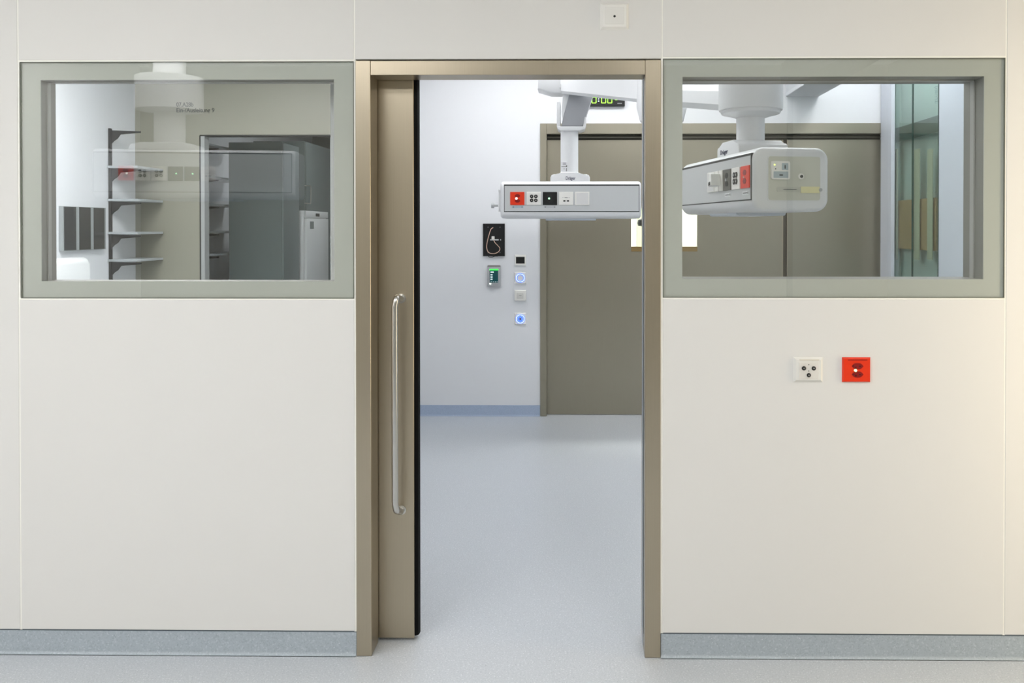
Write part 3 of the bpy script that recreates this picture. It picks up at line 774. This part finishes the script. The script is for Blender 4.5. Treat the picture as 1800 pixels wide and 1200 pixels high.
endbox(MB(), y_at(.19), y_at(.26), ez1-.083, ez1-.078, .0128, .0133).build('keypad_symbol', M_text, kp)
endbox(MB(), y_at(.29), y_at(.31), ez1-.055, ez1-.040, .0128, .0133).build('keypad_symbol', M_text, kp)
endbox(MB(), y_at(.11), y_at(.13), ez1-.058, ez1-.053, .012, .0133).build('keypad_symbol', M_text, kp)
MB().cyl((xe+.012, y_at(.10), ez1-.039), (xe+.014, y_at(.10), ez1-.039), .003).build('keypad_lamp', mat('lamp_yellow', (235,245,140), .4, emit=(225,245,120), estr=1.5), kp)
MB().cyl((xe+.003, y_at(.62), ez1-.085), (xe+.010, y_at(.62), ez1-.085), .012).build('button_collar', M_white, P2)
MB().cyl((xe+.010, y_at(.62), ez1-.085), (xe+.014, y_at(.62), ez1-.085), .006).build('button', M_text, MB.last)
endbox(MB(), y_at(.16), y_at(.66), ez0+.038, ez0+.058, .0034, .0052, .006).build('slot_cover', mat('slot_beige', (196,196,184), .4), P2)
endbox(MB(), y_at(.62), y_at(.98), ez0+.034, ez0+.060, .0034, .0068, .002).build('handle_plate', mat('brass_plate', (232,226,178), .3), P2)
MB().cyl((xe+.003, y_at(1.0), ez0+.047), (xe+.010, y_at(1.0), ez0+.047), .007).build('plate_knob', M_sil, P2)
endbox(MB(), y_at(.28), y_at(.54), ez0+.0465, ez0+.0495, .0052, .0058).build('slot_print', mat('print_grey', (130,130,130), .6), P2)
# saddle, post, arm joint
sx0, sx1 = -.12, .21
pX, pY = 0.0, 0.0
# post axis: column px 1317.5 at some depth along the head centre line
zt2_ = zb2+H2
best = min((abs((CX+F*((cen+dxw*t-CAM).dot(r_))/((cen+dxw*t-CAM).dot(f_)))-1317.5), t) for t in [i*.01-.5 for i in range(100)])
tP = best[1]; postw = cen+dxw*tP
dp = postw.y-CAM.y
zsa = wz(262, postw.y, 1318); zsb = wz(250, postw.y, 1318)
sL = tP-.14
cB = [(.02*(1-math.cos(a)), .02*math.sin(a)) for a in (0, PI/8, PI/4, 3*PI/8, PI/2)]
poly = [(sL, zt2_-.012)]+[(sL+a, zt2_+.028+b) for a, b in cB]+[(tP-.095, zt2_+.0485), (tP-.07, zt2_+.066), (tP+.07, zt2_+.066), (tP+.095, zt2_+.0485)]+[(tP+.14-a, zt2_+.028+b) for a, b in cB[::-1]]+[(tP+.14, zt2_-.012)]
MB().prism(poly, -.11, .12, bev=.004).build('saddle', M_pend, P2)
text('brand_text', 'Dräger', M_navy, .030, (tP-.045, -.1115, zt2_+.020), FRONT, P2, width=.095, bold=.0002)
rp2 = 24.5*dp/1500
ztop = wz(206, postw.y, 1318)
MB().cyl((tP, 0, zt2_+.02), (tP, 0, ztop+.01), rp2, n=40).build('post', M_pend, P2)
zpl = zt2_+.062
MB().box(tP-.05, tP-.012, -rp2-.0015, -rp2+.02, zpl+.006, zpl+.010).build('post_marking', M_text, P2)
rj = 55.5*dp/1500
zj1 = wz(130, postw.y, 1318)
zf = wz(203, postw.y, 1318)
jt_ = MB().lathe((tP, 0, 0), [(rp2*1.02, zf-.012), (rj*.72, zf), (rj*.90, zf+.006), (rj*.93, zf+.012), (rj*.93, zf+.020), (rj*.985, zf+.022), (rj, zf+.034), (rj, zj1), (rj*.9, zj1+.02)], 48)
jt_.build('arm_joint', M_pend, P2)
# arm from the joint back to the shared column
A = Vector((postw.x, postw.y, 0)); B = Vector((CX_-.02, CY_-.02, 0))
dirA = (B-A).normalized()
A = A+dirA*rj*.55
za = wz(197, A.y, 1255)
zbm = zh+.10
inv = Matrix.Rotation(-rz, 4, 'Z')
def loc2(v): return inv @ (v-Vector((cen.x, cen.y, 0)))
beam(MB(), loc2(A+Vector((0,0,za+.062))), loc2(B+Vector((0,0,zbm+.06))), .12, .125, .12, .03).build('spring_arm', M_pend, P2)

# ================================================================== GLASS CABINET on the right wall of the operating room
gc = empty('glass_cabinet', (XR, (Yg0+Yg1)/2, 0)); tag(gc, 'tall glass-fronted built-in cabinet with greenish glass behind the right window', 'cabinet')
def gp(mb, name, m, parent=None, sm=False):
    o = mb.build(name, m, smooth=sm); o.location = -gc.location; o.parent = gc
    return o
gp(MB().box(XR+.07, XR+.09, Yg1, Yg0, .001, 2.74).box(XR+.012, XR+.07, Yg0-.012, Yg0-.002, .001, 2.74).box(XR+.012, XR+.07, Yg1+.002, Yg1+.012, .001, 2.74).box(XR+.012, XR+.07, Yg1, Yg0, 2.72, 2.745), 'cabinet_body', M_greenback)
ym = ydist(1603, XR)
gp(MB().box(XR+.002, XR+.008, ym+.003, Yg0-.004, .02, 2.72), 'glass_door', M_gl2)
gp(MB().box(XR+.002, XR+.008, Yg1+.004, ym-.003, .02, 2.72), 'glass_door', M_gl2)
gp(MB().box(XR-.003, XR+.010, Yg0-.010, Yg0-.001, .01, 2.73).box(XR-.003, XR+.010, Yg1+.001, Yg1+.010, .01, 2.73).box(XR-.001, XR+.009, ym-.006, ym+.006, .01, 2.73), 'glass_edge', M_green)
for (pa, pb_) in ((1568.5, 1577), (1606, 1615.5), (1629.5, 1638.5)):
    Xd = XR+.014
    y1_, y0_ = ydist(pa, Xd), ydist(pb_, Xd)
    gp(MB().box(Xd, Xd+.006, y0_, y1_, wz(456, (y0_+y1_)/2, 1610), wz(262, (y0_+y1_)/2, 1610)), 'reflection_strip', M_sage)  # pale strips painted in for the upright reflections in the glass
tb = MB(); Xd = XR+.03
yy0, yy1 = ydist(1645, Xd), ydist(1572, Xd)
gp(tb.box(Xd, Xd+.03, max(yy0, Yg1+.015), min(yy1, Yg0-.015), wz(439, 3.2, 1610), wz(349.5, 3.2, 1610)), 'tan_reflection_patch', M_tan)  # tan patch painted in for a brown reflection in the glass
Xd = XR+.024
gp(MB().box(Xd, Xd+.005, Yg1+.02, Yg0-.02, wz(240, 3.2, 1610), wz(213, 3.2, 1610)), 'frame_reflection_band', mat('frame_reflection_dark', (84,100,94), .4))  # dark band painted as the far door frame's reflection in the glass
ysn = ydist(1645, XR)
o = text('etched_mark', '[1501VTZ/', mat('etched_grey', (110,130,132), .6), .06, (XR-.001, ysn, wz(167, ysn, 1645)), (PI/2, PI/2, -PI/2), None, width=.12)
o.location = Vector(o.location)-gc.location; o.parent = gc
# white corner post and wall board nearer the camera
y1_, y0_ = FARY-.02, ydist(1566, XR-.03)
struct(MB().box(XR-.03, XR-.0005, y0_, y1_, .001, CZ-.002, .002, 1).build('trim_6', mat('post_white', (200,204,212), .4)))

# ================================================================== STORAGE ROOM THINGS
def side_board(name, X, px0, px1, m, z0, z1, t=.03): pass
# wall shelving: uprights with brackets, shelves
brY = ydist(196, XS+.02)
shelf_lvls = [(355.5, 231), ]
tipX = wx(248, brY)
zlv = [wz(v, brY, 215) for v in (232, 299, 357, 415, 463)]
for part, (ya, yb_, lbl) in enumerate(((brY-.03, PY-.02, 'short wall shelving on black brackets in front of the taupe partition'), (PY+.16, ydist(437, tipX), 'long grey wall shelving beyond the dark opening, seen through the left window'))):
    e = empty('wall_shelving', (XS, (ya+yb_)/2, 0)); tag(e, lbl, 'shelving', 'wall shelving in the storage area')
    yb0 = [ya+.03] if part == 0 else [ya+.15, ya+.95]
    for y in yb0:
        o = MB().box(XS+.002, XS+.022, y-.012, y+.012, .4, zlv[0]+.03).build('upright', M_bracket, e); o.location = -e.location
    for zi, z in enumerate(zlv):
        if not (part == 0 and zi == 0):
            o = MB().box(XS+.004, tipX-.012 if part == 0 else tipX, ya, yb_, z+.016, z+.036, .002, 1).build('shelf_board', M_shelf, e); o.location = -e.location
        for y in yb0:
            o = MB().prism([(XS+.022, z+.014), (tipX, z+.006), (tipX, z-.006), (XS+.10, z-.020), (XS+.075, z-.055), (XS+.045, z-.075), (XS+.022, z-.10)], y-.004, y+.004).build('bracket', M_bracket, e); o.location = -e.location
# three dark panels on the side wall
g0, g1 = ydist(103, XS), ydist(180, XS)
e = empty('light_box', (XS, (g0+g1)/2, wz(400, (g0+g1)/2, 140))); tag(e, 'dark three-section wall panel with pale dividers on the white side wall', 'wall panel')
za, zb_ = wz(441, g0, 103), wz(362, g0, 103)
n = (g1-g0)
bx_ = MB().box(XS+.001, XS+.03, g0, g1, za, zb_, .002, 1).build('backing', mat('backing_grey', (150,156,156), .5), e); bx_.location = -e.location
for i in range(3):
    a = g0+n*(.03+i*.333); 
    o = MB().box(XS+.03, XS+.036, a, a+n*.25, za+.004, zb_-.004).build('dark_panel', M_dglass, e); o.location = -e.location
# white rounded appliance
yA = 3.0; xw = wx(158, yA+.5)
e = empty('storage_bin', (xw-.3, yA+.25, 0)); tag(e, 'white round-topped cabinet standing low at the left edge of the left window', 'cabinet')
ztp2 = wz(456, yA, 130)
MB().prism(rrect(XS+.02, xw, .06, ztp2, (.02,.02,.05,.05)), yA, yA+.5, bev=.02).build('body', M_fridge, e).location = -e.location
MB().box(XS+.06, xw-.04, yA+.03, yA+.47, .0, .06).build('plinth', M_sil, e).location = -e.location
MB().box(XS+.1, xw-.08, yA-.008, yA+.004, ztp2-.12, ztp2-.11).build('lid_seam', M_sil, e).location = -e.location
# tall dark cabinets and fridge beyond the opening
def cab(name, x0, x1, y0, y1, z1, lbl, front='y'):
    e = empty(name, ((x0+x1)/2, (y0+y1)/2, 0)); tag(e, lbl, 'cabinet')
    MB().box(x0, x1, y0, y1, .06, z1, .003, 1).build('carcass', M_dsteel, e).location = -e.location
    MB().box(x0+.02, x1-.02, y0+.03, y1-.02, 0, .06).build('plinth', M_line, e).location = -e.location
    return e
yc1 = 5.75
xb = wx(524, yc1+.5)
ec = cab('tall_cabinet', xb-.55, xb, yc1, yc1+.5, wz(250, yc1, 480), 'dark grey tall cupboard left of the white fridge')
MB().box(xb, xb+.014, yc1+.006, yc1+.494, .065, wz(250, yc1, 480)-.004, .001, 1).build('door', M_dsteel2, ec).location = -ec.location
yf0 = yc1+.55; XF = wx(539, yf0)
yf1 = ydist(577.5, XF)
ef = empty('refrigerator', (XF-.28, (yf0+yf1)/2, 0)); tag(ef, 'white refrigerator seen through the left window beside grey cupboards', 'refrigerator')
zft = wz(370, yf0, 540)
MB().box(XF-.55, XF-.03, yf0, yf1, .03, zft, .006, 2).build('body', M_fridge, ef).location = -ef.location
MB().box(XF-.028, XF, yf0+.004, yf1-.004, .08, zft-.085, .005, 2).build('door', M_fridge, ef).location = -ef.location
dfr = MB.last
MB().box(XF-.028, XF-.004, yf0+.004, yf1-.004, zft-.078, zft-.002, .004, 2).build('control_panel', M_fridge, ef).location = -ef.location
cpn = MB.last
yc_ = (yf0+yf1)/2
o = MB().box(XF-.004, XF+.0, yc_-.07, yc_+.06, zft-.06, zft-.025, .001, 1).build('display', M_blk, cpn)
yk_ = ydist(549, XF)
o = MB().box(XF, XF+.002, yk_-.08, yk_+.05, wz(402, yk_, 549), wz(389, yk_, 549)).build('sticker', mat('sticker_grey', (140,148,146), .5), dfr)
MB().box(XF-.5, XF-.05, yf0+.04, yf1-.04, 0, .03).build('plinth', M_line, ef).location = -ef.location
yb1 = yf1+.06; XB = wx(536, yb1)
eb = cab('tall_cabinet', max(XB-.8, XS+.02), XB, yb1, 9.4, wz(248, yb1, 536), 'tall grey cupboard with a bar handle, behind the white fridge')
MB().box(XB, XB+.016, yb1+.01, 9.38, .07, wz(248, yb1, 536)-.01, .001, 1).build('door', M_dsteel2, eb).location = -eb.location
dr = MB.last
ya_, yb_2 = ydist(540, XB+.05), ydist(548, XB+.05)
z1h, z0h = wz(326, ya_, 545), wz(357, ya_, 545)
hd_ = MB().tube(smooth_path([(XB+.016, ya_+.03, z1h), (XB+.05, ya_+.10, z1h), (XB+.055, ya_+.12, z1h-.02), (XB+.055, ya_+.12, z0h+.02), (XB+.05, ya_+.10, z0h), (XB+.016, ya_+.03, z0h)], 4), .007, 8).build('handle', M_chrome, dr)
# pale end wall of the storage seen at the right of the opening
struct(MB().box(SD1-.06, SD1+.5, PY+.11, PY+.14, 0, CZ-.001).build('trim_7', mat('storage_post', (222,232,234), .5), smooth=False))

# ================================================================== CORRIDOR lamp seen through the far vision window
lw = at(1131, 392, 4.9)
e = empty('hanging_lamp', (lw.x, lw.y, 0)); tag(e, 'black round lamp seen through the small pane of the far door', 'lamp')
MB().lathe((0,0,lw.z), [(.02,-.030),(.05,-.026),(.058,0),(.05,.03),(.015,.05)], 24).build('lamp_shade', M_blk, e)
MB().cyl((0,0,lw.z+.04),(0,0,CZ-.001), .006).build('cord', M_blk, e)
struct(MB().box(wx(1123, 5.6), wx(1123, 5.6)+.05, 5.86, 5.899, 0, CZ-.001).build('trim_8', mat('corridor_sage', (196,204,170), .6), smooth=False))

# ================================================================== NEAR ROOM THINGS BEHIND THE CAMERA (they show as reflections)
RP = empty('ceiling_pendant', (-3.0, -3.75, 0), math.radians(172)); tag(RP, 'white ceiling supply pendant mirrored faintly in the left window glass', 'medical pendant')
y9, *_r = make_head(RP, 1.50, .42, .38, None, 1.74)
for xx, kd in ((.50,'red'), (.38,'jacks'), (.26,'jacks'), (.14,'black'), (.02,'black'), (-.10,'usb')):
    socket_row(RP, [(xx, kd)], y9, 1.93, .11, .11)
MB().prism([(.0,2.115),(.5,2.115),(.48,2.16),(.40,2.175),(.10,2.175),(.02,2.16)], -.18, .12, bev=.006).build('saddle', M_pend, RP)
MB().cyl((.25,0,2.15),(.25,0,2.45), .115, n=32).build('post', M_pend, RP)
MB().lathe((.25,0,0), [(.12,2.42),(.25,2.44),(.25,2.70),(.12,2.72),(.12,CZ-.001)], 32).build('arm_joint', M_pend, RP)

# ================================================================== LIGHTS
def ceiling_light(x, y, sx, sy, watt, col, label, group, z=CZ):
    e = empty('ceiling_light', (x, y, z)); tag(e, label, 'ceiling light', group)
    fr = MB(); t = .03
    fr.box(-sx/2-t, -sx/2, -sy/2-t, sy/2+t, -.03, -.0005).box(sx/2, sx/2+t, -sy/2-t, sy/2+t, -.03, -.0005).box(-sx/2, sx/2, -sy/2-t, -sy/2, -.03, -.0005).box(-sx/2, sx/2, sy/2, sy/2+t, -.03, -.0005)
    fr.build('lamp_frame', M_white, e, smooth=False)
    m = bpy.data.materials.new('diffuser'); m.use_nodes = True; b = m.node_tree.nodes['Principled BSDF']
    b.inputs['Emission Color'].default_value = col+(1,); b.inputs['Emission Strength'].default_value = watt
    MB().box(-sx/2, sx/2, -sy/2, sy/2, -.022, -.006).build('diffuser', m, e, smooth=False)
    return e
WN = (1.0, 1.0, 1.0); CO = (.98, .985, 1.0); WM = (1.0, .84, .58)
for x, y in ((-3.1,-2.2), (-1.55,-2.2), (1.2,-2.2), (-3.1,-3.4), (-1.55,-3.4), (1.2,-3.4)):
    ceiling_light(x, y, 1.2, .6, 11.8, WN, 'square ceiling panel light in the near room', 'near room ceiling panels')
for x, y in ((-.40, 3.0), (.98, 3.0), (-.25, 1.3), (.98, 1.3)):
    ceiling_light(x, y, 1.2, .45, 9.4, CO, 'flat ceiling panel light in the operating room', 'operating room ceiling panels')
for y in (3.0, 1.5): ceiling_light(2.14, y, .32, 1.0, 12.5, CO, 'added narrow fill light between the beam and the glass cabinet', 'added operating room fill lights')  # fill lights added to brighten the wall that the beam leaves dark
ceiling_light(-2.6, 2.4, 1.6, .8, 22.0, CO, 'ceiling panel light over the storage area', 'storage ceiling panels')
ceiling_light(-2.3, 6.8, .8, .5, 12.0, CO, 'small ceiling light beyond the storage opening', 'storage ceiling panels')
ceiling_light(.9, 5.0, 1.6, .4, 60.0, (1,1,.95), 'bright corridor ceiling light behind the far door', 'corridor ceiling lights')
# warm daylight from a lamp at the right end of the near room
ld = bpy.data.lights.new('warm_side_light', 'AREA'); ld.shape = 'RECTANGLE'; ld.size = .5; ld.size_y = 2.0; ld.energy = 19; ld.color = WM
lo = bpy.data.objects.new('warm_side_light', ld); COL.objects.link(lo); lo.location = (2.45, -.55, 1.3)
lo.rotation_euler = Vector((-1.0, .75, -.05)).to_track_quat('-Z', 'Y').to_euler()

w = bpy.data.worlds.new('world'); S.world = w; w.use_nodes = True
w.node_tree.nodes['Background'].inputs[0].default_value = (.9,.93,1,1); w.node_tree.nodes['Background'].inputs[1].default_value = .3
S.view_settings.view_transform = 'Standard'; S.view_settings.look = 'None'; S.view_settings.gamma = 1; S.view_settings.exposure = 0
S.view_settings.use_curve_mapping = False
S.cycles.max_bounces = 10; S.cycles.diffuse_bounces = 5; S.cycles.glossy_bounces = 5; S.cycles.transparent_max_bounces = 16
S.cycles.sample_clamp_indirect = 6
